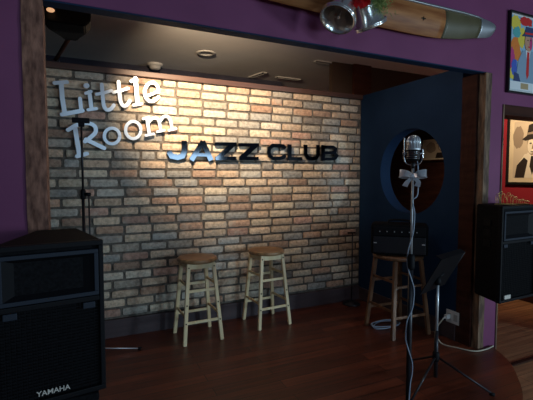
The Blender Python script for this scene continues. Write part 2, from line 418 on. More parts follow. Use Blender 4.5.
# ------------------------------------------------------------------ wall letters
def ribbon(bm, pts, wd, y0, y1, cap='flat'):
    """pts: (x, z) centre line on the wall; a solid band of width wd from y0 (front) to y1"""
    n = len(pts); L = []; R = []
    P = [Vector((a, 0, b)) for a, b in pts]
    for i in range(n):
        d0 = (P[i]-P[i-1]).normalized() if i else None
        d1 = (P[i+1]-P[i]).normalized() if i < n-1 else None
        if d0 is None: d = d1
        elif d1 is None: d = d0
        else: d = (d0+d1).normalized()
        nn = Vector((-d.z, 0, d.x)); k = 1
        if d0 is not None and d1 is not None: k = 1/max(.6, math.cos(d0.angle(d1)/2))
        L.append(P[i]+nn*wd/2*k); R.append(P[i]-nn*wd/2*k)
    out = L+R[::-1]
    if cap == 'round':
        def arc(a, b, c):
            v = a-c; s = []
            for t in range(1, 6):
                an = PI*t/6; s.append(c+Vector((v.x*math.cos(an)+v.z*math.sin(an), 0, -v.x*math.sin(an)+v.z*math.cos(an))))
            return s
        e = arc(L[-1], R[-1], P[-1]); s = arc(R[0], L[0], P[0]); out = L+e+R[::-1]+s
    m = len(L)
    F = [bm.verts.new((p.x, y0, p.z)) for p in out]; B = [bm.verts.new((p.x, y1, p.z)) for p in out]
    N = len(out)
    for i in range(N): bm.faces.new((F[i], F[(i+1) % N], B[(i+1) % N], B[i]))
    for V in (F, B):
        for i in range(m-1):
            if cap == 'round': a, b, c, d = i, i+1, m+5+(m-1-(i+1)), m+5+(m-1-i)
            else: a, b, c, d = i, i+1, 2*m-2-i, 2*m-1-i
            bm.faces.new((V[a], V[b], V[c], V[d]))
        if cap == 'round':
            bm.faces.new([V[m-1]]+V[m:m+5]+[V[m+5]]); bm.faces.new([V[m+5+m-1]]+V[m+5+m:]+[V[0]])
def wl(px, py): p = at(px, py, 'y', YB-.03); return (p.x, p.z)
PXW = .0078   # metres on the wall per photo pixel near the letters (vertical)
def letter(name, label, strokes, m, cap, y0, y1, group, cat='letter'):
    bm = bmesh.new()
    for s in strokes:
        pts, wpx = s[0], s[1]; closed = len(s) > 2 and s[2] == 'closed'
        q = [wl(*p) for p in pts]
        if len(s) > 2 and s[2] in ('s', 'closed'):
            v = smooth_path([(a, 0, b) for a, b in q], 6, closed); q = [(p.x, p.z) for p in v]
            if closed: q.append(q[0]); q.append(q[1])
        # lift each stroke a hair so overlapping strokes do not share a face plane
        k = strokes.index(s)*.0004
        ribbon(bm, q, wpx*PXW*(.80 if cap == 'round' else 1), y0-k, y1, cap if not closed else 'flat')
    # small stand-off pins to the wall
    c = wl(*strokes[0][0][0]); c2 = wl(*strokes[0][0][-1])
    for (x, z) in (c, c2):
        tube(bm, [(x, y1, z), (x, YB+.016, z)], .004, 8)
    o = obj(name, bm, m); return tagk(o, label, cat, group)
GL = 'silver script letters on the brick wall'
lr = [
 ('L', 'large silver serif capital letter L at the start of the upper word', [([(54.5, 83), (67, 82)], 4.2), ([(61.2, 83), (62.3, 98), (64.8, 113)], 5.0), ([(62, 114.5), (72, 112.6), (82.5, 110.6)], 4.8), ([(80, 98.5), (81.3, 111)], 4.2)]),
 ('i', 'silver lowercase letter i with round dot after the large capital L on the brick wall', [([(89.3, 92), (91.5, 108)], 4.5), ([(85.7, 93.3), (91, 91.4)], 3.5), ([(88, 109.8), (96.5, 108.6)], 3.5), ([(86, 85.8), (87, 85.6)], 5.5)]),
 ('t', 'silver lowercase letter t, the first of the two beside the dotted i', [([(101.8, 84.5), (102.8, 97), (104, 106), (107, 109.8), (111, 108.8), (113.8, 105.2)], 4.3, 's'), ([(96.5, 94.3), (104, 92.8), (111.5, 90.6)], 3.6)]),
 ('t', 'silver lowercase letter t, the second of the pair, just left of the tall letter l', [([(118.5, 81.8), (119.4, 93), (120.8, 102), (123.5, 105.8), (127, 104.8), (129.6, 101.2)], 4.3, 's'), ([(113.5, 92.3), (121, 90.6), (128, 88.4)], 3.6)]),
 ('l', 'tall silver letter l standing alone right of the second letter t', [([(135.4, 78.5), (137.4, 104)], 4.8), ([(131, 81.2), (136.5, 79.2)], 3.4), ([(133.3, 105.2), (141.8, 103.8)], 3.2)]),
 ('e', 'silver lowercase letter e at the end of the upper word under the trim', [([(146, 96.2), (152, 94.2), (157.4, 91.6)], 3.4), ([(158.2, 92), (157.2, 86), (153.2, 82.6), (148.3, 84), (145, 89.4), (145.2, 96), (148.8, 100.8), (153.8, 100.8), (158.6, 97)], 4.0, 's')]),
 ('R', 'large silver capital letter R with blue sheen behind the thin black microphone stand', [([(75, 127), (77, 140), (79.5, 155)], 5.0), ([(77, 156.3), (87, 153.6)], 4.6), ([(68, 130), (77, 125), (87, 123), (94.5, 126), (95.6, 132), (91, 137), (85, 141.5)], 4.6, 's'), ([(86, 139.6), (95, 143.8), (104.2, 148.2)], 4.8)]),
 ('o', 'round silver lowercase letter o next to the capital R', [([(112+7.7*math.cos(a*PI/8), 136+7.8*math.sin(a*PI/8)) for a in range(16)], 3.8, 'closed')]),
 ('o', 'round silver lowercase letter o next to the letter m', [([(133.2+7.6*math.cos(a*PI/8), 130+8.6*math.sin(a*PI/8)) for a in range(16)], 3.8, 'closed')]),
 ('m', 'silver serif lowercase letter m at the end of the lower word', [([(147, 118.5), (149.3, 134)], 4.2), ([(145.8, 135.4), (153.7, 133.8)], 3.2), ([(143.2, 118.8), (149, 117.3)], 3.2), ([(148, 123), (151.5, 119), (156, 118), (159, 121.3), (160.6, 131)], 3.9, 's'), ([(157.3, 131.8), (164.2, 130.2)], 3.2), ([(160, 121), (163.3, 117), (167.5, 116.6), (170.2, 120.5), (172, 128.6)], 3.9, 's'), ([(168.8, 130.4), (176, 128.6)], 3.2)]),
]
nm = {'L': 'capital_letter', 'R': 'capital_letter'}
for k, (ch, lab, st) in enumerate(lr):
    letter('letter_'+ch.lower(), lab, st, M['letterwhite'], 'round', YB-.034, YB-.018, GL)
GB = 'polished black block letters on the brick wall'
jc = [
 ('j', 'polished black block letter J with a bright bluish hook, first of the large black letters', [([(184.2, 140.8), (184.2, 151.5), (182.2, 156), (177.5, 157.3), (171.5, 156), (168.6, 151.4)], 5.6)]),
 ('a', 'polished black block letter A with a bright crossbar beside the J', [([(203, 141.4), (191.2, 160.2)], 5.4), ([(202.4, 141.4), (211, 160.4)], 5.8), ([(195, 154.6), (208, 155)], 3.6)]),
 ('z', 'polished black block letter Z right next to the A', [([(214.8, 144), (236.3, 144.2)], 3.9), ([(233.2, 144.2), (218, 158.3)], 5.4), ([(215.4, 158.3), (236.2, 158.4)], 3.9)]),
 ('z', 'polished black block letter Z, the second one, before the gap between words', [([(238.6, 144.8), (259, 145)], 3.9), ([(256, 145), (241, 158.3)], 5.4), ([(239.2, 158.4), (258.4, 158.5)], 3.9)]),
 ('c', 'polished black block letter C opening the second word', [([(285, 148.8), (283.2, 146.2), (279, 145.6), (272.5, 145.6), (269.4, 148), (268.8, 152), (269.6, 156), (272.8, 158.3), (279, 158.4), (283.2, 157.6), (285, 155)], 4.2)]),
 ('l', 'polished black block letter L after the C', [([(289.6, 144.4), (289.6, 158.4)], 4.9), ([(288, 158.6), (302, 158.8)], 4.0)]),
 ('u', 'polished black block letter U between the L and the B', [([(305.6, 144.8), (305.6, 154.4), (308, 158), (312, 158.6), (316, 158), (318, 154.4), (318, 145)], 4.5)]),
 ('b', 'polished black block letter B, last of the large black letters', [([(323.2, 145.2), (323.2, 160.6)], 4.8), ([(322, 147), (333, 147), (335.8, 149), (335.2, 151.4), (332.5, 152.8), (323, 152.8)], 3.6), ([(323, 152.9), (333.8, 152.9), (336.8, 155.6), (335.4, 158.2), (332.5, 159), (322, 159)], 3.6)]),
]
for ch, lab, st in jc:
    letter('letter_'+ch, lab, st, M['letterblack'], 'flat', YB-.036, YB-.018, GB)

# ------------------------------------------------------------------ text on things
def text_mesh(s, size, depth):
    c = bpy.data.curves.new('t', 'FONT'); c.body = s; c.size = size; c.extrude = depth; c.align_x = 'CENTER'; c.align_y = 'CENTER'; c.offset = size*.012
    o = bpy.data.objects.new('t', c); COL.objects.link(o); bpy.context.view_layer.update()
    me = bpy.data.meshes.new_from_object(o.evaluated_get(bpy.context.evaluated_depsgraph_get()))
    bpy.data.objects.remove(o); bm = bmesh.new(); bm.from_mesh(me); bpy.data.meshes.remove(me); return bm

# ------------------------------------------------------------------ loudspeakers
def speaker(label, FL, FR, BR, BL, z0, z1, name='loudspeaker', logo=True, logo_u=.42):
    """trapezoid cabinet, corners on plan counter-clockwise from front-left"""
    FL, FR, BR, BL = [Vector((*p, 0)) for p in (FL, FR, BR, BL)]
    ctr = (FL+FR+BR+BL)/4
    t = thing(name, label, 'loudspeaker', (ctr.x, ctr.y, z0))
    o = Vector((ctr.x, ctr.y, z0)); X = (FR-FL).normalized(); Wd = (FR-FL).length; Hh = z1-z0
    Y = Vector((-X.y, X.x, 0))      # into the cabinet
    bm = bmesh.new(); prism(bm, [p-ctr for p in (FL+Y*.02, FR+Y*.02, BR, BL)], (0, 0, Hh))
    bmesh.ops.bevel(bm, geom=list(bm.edges), offset=.006, segments=2, affect='EDGES')
    obj('cabinet', bm, M['cabinet'], t)
    F = basis(X, Y, (0, 0, 1), FL-ctr)        # local: x along front, y inward, z up
    # front bezel with openings for horn and grille
    zh0, zh1 = Hh*.645, Hh*.945
    bm = bmesh.new()
    for a, b in (((0, 0, 0), (Wd, .03, .018)), ((0, 0, Hh-.018), (Wd, .03, Hh)), ((0, 0, .018), (.016, .03, Hh-.018)), ((Wd-.016, 0, .018), (Wd, .03, Hh-.018)), ((.016, 0, zh0-.022), (Wd-.016, .03, zh0-.004))):
        box(bm, a, b, .003, F)
    obj('front_frame', bm, M['black'], t)
    # horn: rectangular flare
    hf = thing_part('horn', t)
    bm = bmesh.new()
    x0, x1 = .018, Wd-.018
    ra = [(x0, -.002, zh0), (x1, -.002, zh0), (x1, -.002, zh1), (x0, -.002, zh1)]
    ia = .014
    rb = [(x0+ia, 0, zh0+ia), (x1-ia, 0, zh0+ia), (x1-ia, 0, zh1-ia), (x0+ia, 0, zh1-ia)]
    cx, cz = (x0+x1)/2, (zh0+zh1)/2
    rc = [(cx-.045, .055, cz-.03), (cx+.045, .055, cz-.03), (cx+.045, .055, cz+.03), (cx-.045, .055, cz+.03)]
    rd = [(cx-.02, .10, cz-.02), (cx+.02, .10, cz-.02), (cx+.02, .10, cz+.02), (cx-.02, .10, cz+.02)]
    R = [[bm.verts.new(F @ Vector(p)) for p in r] for r in (rb, rc, rd)]
    for A, B in zip(R, R[1:]):
        for k in range(4): bm.faces.new((A[k], A[(k+1) % 4], B[(k+1) % 4], B[k]))
    bm.faces.new(R[-1])
    obj('horn_flare', bm, M['black'], t)
    bm = bmesh.new()
    for a, b in (((x0, -.006, zh0), (x1, .012, zh0+ia)), ((x0, -.006, zh1-ia), (x1, .012, zh1)), ((x0, -.006, zh0+ia), (x0+ia, .012, zh1-ia)), ((x1-ia, -.006, zh0+ia), (x1, .012, zh1-ia))):
        box(bm, a, b, .002, F)
    obj('horn_bezel', bm, M['bezel'], t, label='blue grey rectangular horn surround')
    # woofer: surround, cone, dust cap, basket ring
    wc = F @ Vector((Wd/2, .028, Hh*.32)); wr = min(Wd*.42, Hh*.27)
    Wm = basis(X, Vector((0, 0, 1)), X.cross(Vector((0, 0, 1))), wc)
    # axis toward the listener (outward = -Y)
    Wm = basis(X, Vector((0, 0, 1)), -Y, wc)
    bm = bmesh.new(); lathe(bm, [(wr, -.004), (wr, .006), (wr*.93, .008), (wr*.92, .002), (wr*.86, .007), (wr*.80, .002), (wr*.35, -.03), (wr*.33, -.03)], 40, Wm)
    obj('woofer', bm, M['bezel'], t, True, label='dark blue grey woofer cone')
    bm = bmesh.new(); lathe(bm, [(wr*.33, -.03), (wr*.25, -.017), (wr*.12, -.01), (0, -.008)], 24, Wm); obj('dust_cap', bm, M['blackmetal'], t, True)
    bm = bmesh.new(); box(bm, (.016, .024, .018), (Wd-.016, .030, zh0-.02), 0, F)
    obj('baffle', bm, M['cabinet'], t)
    # wire grille in front of the woofer
    bm = bmesh.new(); n = 20
    for k in range(1, n):
        x = .018+(Wd-.036)*k/n
        a, b = F @ Vector((x, .008, .02)), F @ Vector((x, .008, zh0-.024)); bar(bm, a, b, .0028, .0015, bev=0)
    for k in range(1, n+8):
        z = .02+(zh0-.044)*k/(n+8)
        a, b = F @ Vector((.018, .010, z)), F @ Vector((Wd-.018, .010, z)); bar(bm, a, b, .0028, .0015, bev=0)
    obj('grille', bm, M['black'], t)
    for q in ((.05, zh0-.034), (Wd-.05, zh0-.034)):
        bm = bmesh.new(); box(bm, (q[0]-.02, .0, q[1]-.012), (q[0]+.02, .012, q[1]+.01), .003, F); obj('port_clip', bm, M['bezel'], t)
    # side handle
    S0 = FR if logo else FL
    if logo:
        bm = text_mesh('YAMAHA', .0245, .0012)
        T_ = basis(X, Vector((0, 0, 1)), -Y, F @ Vector((Wd*.50, .004, Hh*.072)))
        bmesh.ops.transform(bm, matrix=T_, verts=bm.verts); obj('logo', bm, M['logo'], t, label='pale raised lettering')
    else:
        bm = bmesh.new(); box(bm, (.05, -.002, Hh*.035), (.115, .008, Hh*.075), .001, F); obj('badge', bm, M['logo'], t, label='small pale maker badge')
    return t, F, Wd, Hh
def thing_part(n, t): return None
t, F, Wd, Hh = speaker('black loudspeaker with wide rectangular horn in the lower left corner before the purple wall', (-.262, 1.475), (.07, 1.52), (-.016, 1.925), (-.17, 1.90), .5, 1.042)
bm = bmesh.new(); box(bm, (-.29, 1.50, 0), (.045, 1.90, .5), .006)
tagk(obj('speaker_riser', bm, M['cabinet']), 'black carpeted riser box under the large loudspeaker at lower left', 'riser')
t, F, Wd, Hh = speaker('black loudspeaker fixed high on the purple wall strip beside the doorway', (2.462, 1.683), (2.86, 1.700), (2.80, 1.93), (2.532, 1.925), .440, 1.078, logo=False)
bm = bmesh.new()
o = t.location
# wall bracket: two arms and a plate on the purple strip
box(bm, Vector((2.70, 1.945, .6))-o, Vector((2.81, 1.959, .9))-o, .002)
bar(bm, Vector((2.74, 1.95, .68))-o, Vector((2.74, 1.92, .68))-o, .03, .012)
bar(bm, Vector((2.74, 1.95, .82))-o, Vector((2.74, 1.92, .82))-o, .03, .012)
obj('wall_bracket', bm, M['blackmetal'], t)
for k in (0, 1, 2):
    bm = bmesh.new(); y = .3+.14*k
    p = Vector((2.742, 1.70, .372+.28))-o
    a = Vector((2.462, 1.70, 0)); b = Vector((2.532, 1.925, 0)); d = (b-a).normalized(); nrm = Vector((-d.y, d.x, 0))
    c = a+d*.11+nrm*.002-Vector((o.x, o.y, 0)); c.z = .38+.07*k
    Mx = basis(d, nrm, (0, 0, 1), c); box(bm, (-.035, -.003, -.022), (.035, .006, .022), .003, Mx)
    obj('handle_slot', bm, M['black'], t)

# ------------------------------------------------------------------ stools
def stool(label, loc, rz, zs, half_top, half_bot, R, lm, sm, group=None, thick=.033, legw=.028, apron=True):
    t = thing('bar_stool', label, 'stool', loc, rz, group)
    bm = bmesh.new()
    lathe(bm, [(0, zs-thick), (R*.93, zs-thick), (R*.985, zs-thick+.006), (R, zs-thick*.5), (R*.985, zs-.006), (R*.94, zs), (R*.7, zs-.001), (0, zs-.006)], 48)
    obj('seat', bm, sm, t, True)
    zt = zs-thick
    def lp(sx, sy, z):
        k = (zt-z)/zt; h = half_top+(half_bot-half_top)*k; return Vector((sx*h, sy*h, z))
    for sx, sy in ((-1, -1), (1, -1), (1, 1), (-1, 1)):
        bm = bmesh.new(); bar(bm, lp(sx, sy, 0.0)+Vector((0, 0, .0)), lp(sx, sy, zt), legw, legw*.85, Vector((0, 1, 0)), .003)
        for v in bm.verts:
            if v.co.z < .01: v.co.z = max(v.co.z, 0)
            if v.co.z > zt: v.co.z = zt
        lg = obj('leg', bm, lm, t)
        if apron:
            for z in (zt-.028, .30*zs/.64, .165*zs/.64):
                bm = bmesh.new()
                p = lp(sx, sy, z); q = p+Vector((0, sy*(legw*.5+.0005), 0))
                tube(bm, [p+Vector((0, sy*legw*.35, 0)), p+Vector((0, sy*(legw*.5+.002), 0))], .0055, 10)
                obj('bolt', bm, M['bolt'], lg)
    # rungs: front/back pair and side pair at different heights, two levels
    for z, dz in ((.40*zs/.64, .04), (.165*zs/.64, .045)):
        for s in (-1, 1):
            bm = bmesh.new(); a, b = lp(-1, s, z), lp(1, s, z); bar(bm, a, b, .012, .020, Vector((0, 0, 1)), .002); obj('rung', bm, lm, t)
            bm = bmesh.new(); a, b = lp(s, -1, z+dz), lp(s, 1, z+dz); bar(bm, a, b, .012, .020, Vector((0, 0, 1)), .002); obj('rung', bm, lm, t)
    if apron:
        for s in (-1, 1):
            bm = bmesh.new(); a, b = lp(-1, s, zt-.022), lp(1, s, zt-.022); bar(bm, a, b, .014, .040, Vector((0, 0, 1)), .001); obj('apron', bm, lm, t)
            bm = bmesh.new(); a, b = lp(s, -1, zt-.022), lp(s, 1, zt-.022); bar(bm, a, b, .014, .040, Vector((0, 0, 1)), .001); obj('apron', bm, lm, t)
    return t
stool('round wooden stool with cream legs on the left, nearer the silver letters', (.825, 3.06, 0), math.radians(2), .64, .098, .148, .157, M['leg'], M['seat'])
stool('round wooden stool with cream legs on the right, below the gap between the black words', (1.455, 3.12, 0), math.radians(4), .64, .098, .148, .157, M['leg'], M['seat'])
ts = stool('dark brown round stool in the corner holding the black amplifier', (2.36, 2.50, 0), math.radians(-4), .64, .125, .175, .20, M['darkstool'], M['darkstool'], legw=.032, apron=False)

# ------------------------------------------------------------------ small amplifier on the dark stool
def amp():
    t = thing('amplifier', 'black boxy amplifier with small knobs resting on the dark stool', 'amplifier', (2.33, 2.46, .641), math.radians(-43))
    bm = bmesh.new(); box(bm, (-.215, -.105, .008), (.215, .105, .255), .025); obj('cabinet', bm, M['cabinet'], t, False)
    bm = bmesh.new(); box(bm, (-.195, -.112, .165), (.195, -.100, .232), .004); obj('control_panel', bm, M['black'], t)
    bm = bmesh.new(); box(bm, (-.195, -.112, .025), (.195, -.100, .155), .004); obj('speaker_grille', bm, M['blackmetal'], t)
    for x in (-.145, -.09, -.035, .02, .075, .13):
        bm = bmesh.new(); tube(bm, [(x, -.112, .198), (x, -.124, .198)], .010, 14); k = obj('knob', bm, M['black'], t)
        bm = bmesh.new(); tube(bm, [(x, -.124, .198), (x, -.1255, .198)], .0045, 10); obj('knob_cap', bm, M['steel'], k)
    for x in (-.18, .18):
        bm = bmesh.new(); box(bm, (x-.012, -.113, .10), (x+.012, -.1115, .108)); obj('label_plate', bm, M['steel'], t)
    bm = bmesh.new(); tube(bm, smooth_path([(-.08, 0, .253), (-.075, 0, .275), (0, 0, .282), (.075, 0, .275), (.08, 0, .253)]), .008, 8); obj('handle', bm, M['black'], t, True)
    for sx in (-1, 1):
        for sy in (-.5, .5):
            bm = bmesh.new(); tube(bm, [(sx*.09, sy*.14, 0), (sx*.09, sy*.14, .01)], .012, 12); obj('foot', bm, M['black'], t)
amp()

# ------------------------------------------------------------------ microphone stands
def tripod_legs(t, r, zh, angs, m, foot=True, rad=.007):
    for a in angs:
        bm = bmesh.new(); e = Vector((math.cos(a)*r, math.sin(a)*r, .010))
        tube(bm, [(math.cos(a)*.012, math.sin(a)*.012, zh), e], rad, 10); l = obj('leg', bm, m, t, True)
        if foot:
            bm = bmesh.new(); d = Vector((math.cos(a), math.sin(a), -.15)).normalized()
            tube(bm, [e-d*.02, e+d*.006], .0105, 10); obj('rubber_foot', bm, M['black'], l, True)
MY = 1.50; MX = at(411, 260, 'y', MY).x
t = thing('microphone_stand', 'tall black microphone stand in the foreground carrying the silver vintage microphone', 'microphone stand', (MX, MY, 0))
MT = at(413, 135, 'y', MY).z-.165
bm = bmesh.new(); tube(bm, [(0, 0, .015), (0, 0, .86)], .0125, 16); obj('lower_tube', bm, M['blackmetal'], t, True)
bm = bmesh.new(); tube(bm, [(0, 0, .84), (0, 0, MT)], .006, 14); obj('upper_tube', bm, M['steel'], t, True, label='thin steel inner tube')
bm = bmesh.new(); lathe(bm, [(0, .80), (.016, .80), (.019, .815), (.019, .865), (.014, .88), (0, .88)], 20); obj('clutch', bm, M['black'], t, True)
bm = bmesh.new(); lathe(bm, [(0, 0), (.112, 0), (.115, .006), (.108, .016), (.03, .026), (.018, .045), (0, .045)], 40); obj('round_base', bm, M['blackmetal'], t, True)
# vintage microphone
t = thing('microphone', 'silver vintage capsule microphone in a chrome yoke on the tall foreground stand', 'microphone', (MX, MY, MT), math.radians(-44))
def mic_prof(r, z0, z1): return
bm = bmesh.new(); prof = [(0, .0), (.010, .0), (.010, .03), (0, .03)]; lathe(bm, prof, 16); obj('swivel_mount', bm, M['blackmetal'], t, True)
bm = bmesh.new(); lathe(bm, [(0, .034), (.022, .036), (.031, .045), (.033, .055), (.033, .092), (0, .092)], 32); obj('lower_body', bm, M['black'], t, True, label='black slotted lower body')
bm = bmesh.new()
for z in (.050, .060, .070, .080): lathe(bm, [(.0328, z-.0012), (.0342, z), (.0328, z+.0012)], 32)
obj('chrome_bands', bm, M['chrome'], t, True, label='thin chrome bands')
bm = bmesh.new(); lathe(bm, [(.0338, .091), (.0345, .094), (.0345, .098), (.033, .100), (.033, .135), (.030, .148), (.022, .158), (.010, .1635), (0, .1645)], 40); obj('grille_head', bm, M['steel'], t, True, label='silver domed mesh head')
bm = bmesh.new()
for k in range(16):
    a = 2*PI*k/16
    tube(bm, [(.0335*math.cos(a), .0335*math.sin(a), .100), (.0335*math.cos(a), .0335*math.sin(a), .135), (.0300*math.cos(a), .0300*math.sin(a), .149), (.021*math.cos(a), .021*math.sin(a), .1595)], .0014, 6)
obj('head_ribs', bm, M['chrome'], t, True)
bm = bmesh.new(); tube(bm, smooth_path([(-.043, 0, .155), (-.043, 0, .09), (-.042, 0, .05), (-.03, 0, .025), (0, 0, .018), (.03, 0, .025), (.042, 0, .05), (.043, 0, .075), (.043, 0, .095)], 6), .0038, 10); obj('yoke', bm, M['chrome'], t, True, label='chrome U-shaped yoke')
for s in (-1, 1):
    bm = bmesh.new(); tube(bm, [(s*.032, 0, .075), (s*.050, 0, .075)], .006, 12); obj('yoke_screw', bm, M['chrome'], t, True)
# ribbon bow tied below the microphone
t = thing('ribbon_bow', 'silver ribbon bow tied round the stand just below the vintage microphone', 'bow', (MX, MY, at(414, 176, 'y', MY).z), math.radians(-44)); t.scale = (.85, .85, .66)
def band(bm, pts, wd, thick=.0012, dirv=(0, 0, 1), tw=None):
    P = smooth_path(pts, 6); n = len(P); V = []
    for i, p in enumerate(P):
        d = (P[min(i+1, n-1)]-P[max(i-1, 0)]).normalized(); dv = Vector(dirv); dv = (dv-d*dv.dot(d)).normalized()
        k = wd*(1 if tw is None else tw(i/(n-1)))
        V.append((bm.verts.new(p+dv*k/2), bm.verts.new(p-dv*k/2)))
    for A, B in zip(V, V[1:]): bm.faces.new((A[0], A[1], B[1], B[0]))
    geo = bmesh.ops.solidify(bm, geom=list(bm.faces), thickness=thick)
for s in (-1, 1):
    bm = bmesh.new(); band(bm, [(0, -.014, 0), (s*.03, -.045, .016), (s*.065, -.035, .022), (s*.07, -.012, .014), (s*.035, -.004, .0), (0, -.012, -.003)], .052, tw=lambda u: .35+.75*math.sin(PI*min(1, max(0, u)))**.7)
    obj('loop', bm, M['ribbon'], t, True)
    bm = bmesh.new(); band(bm, [(0, -.016, 0), (s*.012, -.03, -.02), (s*.030, -.025, -.045), (s*.034-.01, -.03, -.078)], .03, dirv=(1, 0, .3), tw=lambda u: .5+.6*u)
    obj('tail', bm, M['ribbon'], t, True)
bm = bmesh.new(); bmesh.ops.create_icosphere(bm, subdivisions=2, radius=.017); 
for v in bm.verts: v.co.y -= .014; v.co.z *= 1.1
obj('knot', bm, M['ribbon'], t, True)
# cable wound down the stand
pts = [(MX+.008, MY-.016, 1.36), (MX+.02, MY-.014, 1.30), (MX+.016, MY-.018, 1.18)]
z = 1.15; k = 0
while z > .16:
    a = -2.35+math.sin(k*.9)*1.5; r = (.0110 if z > .89 else .0165)+.001*abs(math.sin(k*1.3)); pts.append((MX+math.cos(a)*r, MY+math.sin(a)*r, z)); z -= .055; k += 1
pts += [(MX-.03, MY-.035, .10), (MX-.09, MY-.10, .03), (MX-.15, MY-.16, .006), (MX-.3, MY-.22, .006)]
bm = bmesh.new(); tube(bm, smooth_path(pts, 5), .003, 8)
tagk(obj('microphone_cable', bm, M['pale'], None, True), 'pale blue-grey cable winding down the tall foreground microphone stand', 'cable')

# plain stand behind the left loudspeaker
LX, LY = at(82, 150, 'y', 3.0).x, 3.0
ztop = at(82, 120, 'y', 3.0).z
t = thing('microphone_stand', 'thin black stand with a T-shaped top before the capital R, behind the left loudspeaker', 'microphone stand', (LX, LY, 0))
zc = at(82, 195, 'y', 3.0).z
bm = bmesh.new(); tube(bm, [(0, 0, .05), (0, 0, zc+.01)], .011, 14); obj('lower_tube', bm, M['blackmetal'], t, True)
bm = bmesh.new(); tube(bm, [(0, 0, zc), (0, 0, ztop)], .0075, 12); obj('upper_tube', bm, M['blackmetal'], t, True)
bm = bmesh.new(); box(bm, (-.058, -.016, ztop-.02), (.052, .016, ztop+.014), .006); box(bm, (-.02, -.02, ztop-.045), (.02, .02, ztop-.015), .006); obj('top_bracket', bm, M['black'], t)
bm = bmesh.new(); lathe(bm, [(0, zc-.03), (.015, zc-.03), (.018, zc-.02), (.018, zc+.03), (.012, zc+.04), (0, zc+.04)], 16); obj('clutch', bm, M['black'], t, True)
bm = bmesh.new(); tube(bm, [(.012, -.01, zc+.005), (.045, -.025, zc+.005)], .012, 12); obj('clutch_knob', bm, M['black'], t, True)
bm = bmesh.new(); tube(bm, [(.035, -.02, zc), (.036, -.02, zc-.30), (.034, -.02, zc-.75)], .006, 10); obj('folded_boom', bm, M['blackmetal'], t, True)
bm = bmesh.new(); lathe(bm, [(0, .03), (.018, .03), (.02, .05), (.02, .11), (0, .12)], 16); obj('leg_hub', bm, M['black'], t, True)
tripod_legs(t, .36, .07, (math.radians(-2), math.radians(118), math.radians(238)), M['steel'], rad=.0042)

# thin dark stand in the far right corner
p0 = at(352.5, 233, 'y', 3.2)
t = thing('microphone_stand', 'small dark stand in the far corner before the right end of the brick wall', 'microphone stand', (p0.x, p0.y, 0))
bm = bmesh.new(); tube(bm, [(0, 0, .03), (0, 0, p0.z)], .007, 10); obj('pole', bm, M['blackmetal'], t, True)
bm = bmesh.new(); tube(bm, [(-.055, 0, p0.z+.004), (.035, 0, p0.z)], .008, 10); obj('top_bar', bm, M['black'], t, True)
bm = bmesh.new(); lathe(bm, [(0, 0), (.085, 0), (.09, .006), (.085, .018), (.02, .028), (.012, .04), (0, .04)], 28); obj('round_base', bm, M['blackmetal'], t, True)

# ------------------------------------------------------------------ music stand
SX, SY = 1.937, 1.715
t = thing('music_stand', 'black tripod music stand with a tilted desk at the right of the stage', 'music stand', (SX, SY, 0))
bm = bmesh.new(); tube(bm, [(0, 0, .05), (0, 0, .34)], .012, 14); obj('lower_tube', bm, M['blackmetal'], t, True)
bm = bmesh.new(); tube(bm, [(0, 0, .30), (0, 0, .66)], .0085, 14); obj('upper_tube', bm, M['steel'], t, True, label='steel inner tube')
bm = bmesh.new(); lathe(bm, [(0, .15), (.018, .15), (.02, .165), (.02, .20), (.014, .21), (0, .21)], 18); obj('leg_collar', bm, M['black'], t, True)
bm = bmesh.new(); lathe(bm, [(0, .62), (.017, .62), (.02, .64), (.016, .665), (0, .67)], 18); obj('desk_clamp', bm, M['black'], t, True)
af = math.atan2(1.486-SY, 2.136-SX)
lf = at(411, 402, 'z', .01); al = math.atan2(lf.y-SY, lf.x-SX)
tripod_legs(t, .31, .175, (af, al, math.radians(72)), M['blackmetal'], rad=.0065)
dk = Matrix.Translation((.035, -.005, .69)) @ Matrix.Rotation(math.radians(18), 4, 'Z') @ Matrix.Rotation(math.radians(-62), 4, 'X')
bm = bmesh.new(); box(bm, (-.17, -.13, -.002), (.17, .13, .002), .001, dk)
box(bm, (-.17, -.13, -.002), (.17, -.127, .035), .0, dk)
obj('desk', bm, M['black'], t)
bm = bmesh.new(); tube(bm, [dk @ Vector((.165, .13, 0)), dk @ Vector((.165, -.13, 0))], .003, 8); obj('desk_edge', bm, M['blackmetal'], t, True)
bm = bmesh.new(); tube(bm, [dk @ Vector((0, 0, -.004)), (0, 0, .66)], .008, 10); obj('desk_pivot', bm, M['black'], t, True)

# ------------------------------------------------------------------ cables, outlet
pts = []
for k in range(46):
    a = k*.42; r = .10+.018*math.sin(k*.9); pts.append((2.33+math.cos(a)*r*1.15, 2.60+math.sin(a)*r*.8, .007+.0009*k % .02))
bm = bmesh.new(); tube(bm, smooth_path(pts, 3), .0045, 7)
tagk(obj('coiled_cable', bm, M['pale'], None, True), 'coil of pale cable on the floor between the legs of the dark stool', 'cable')
oc = at(453, 317, 'x', XR)
t = thing('wall_outlet', 'white wall outlet plate low on the navy wall', 'outlet', (XR-.0, oc.y, oc.z))
bm = bmesh.new(); box(bm, (-.008, -.06, -.05), (0, .06, .05), .003); obj('cover_plate', bm, M['white'], t)
for s in (-1, 1):
    bm = bmesh.new(); box(bm, (-.010, s*.028-.016, -.026), (-.007, s*.028+.016, .026), .001); obj('socket', bm, M['interior'], t)
t2 = thing('power_plug', 'white plug pushed into the low wall outlet', 'plug', (XR-.008, oc.y+.028, oc.z))
bm = bmesh.new(); box(bm, (-.045, -.014, -.017), (-.002, .014, .017), .005); obj('plug_body', bm, M['white'], t2)
bm = bmesh.new(); tube(bm, [(-.04, 0, 0), (-.07, 0, -.012)], .006, 8); obj('strain_relief', bm, M['white'], t2, True)
pl = Vector((XR-.078, oc.y+.028, oc.z-.015))
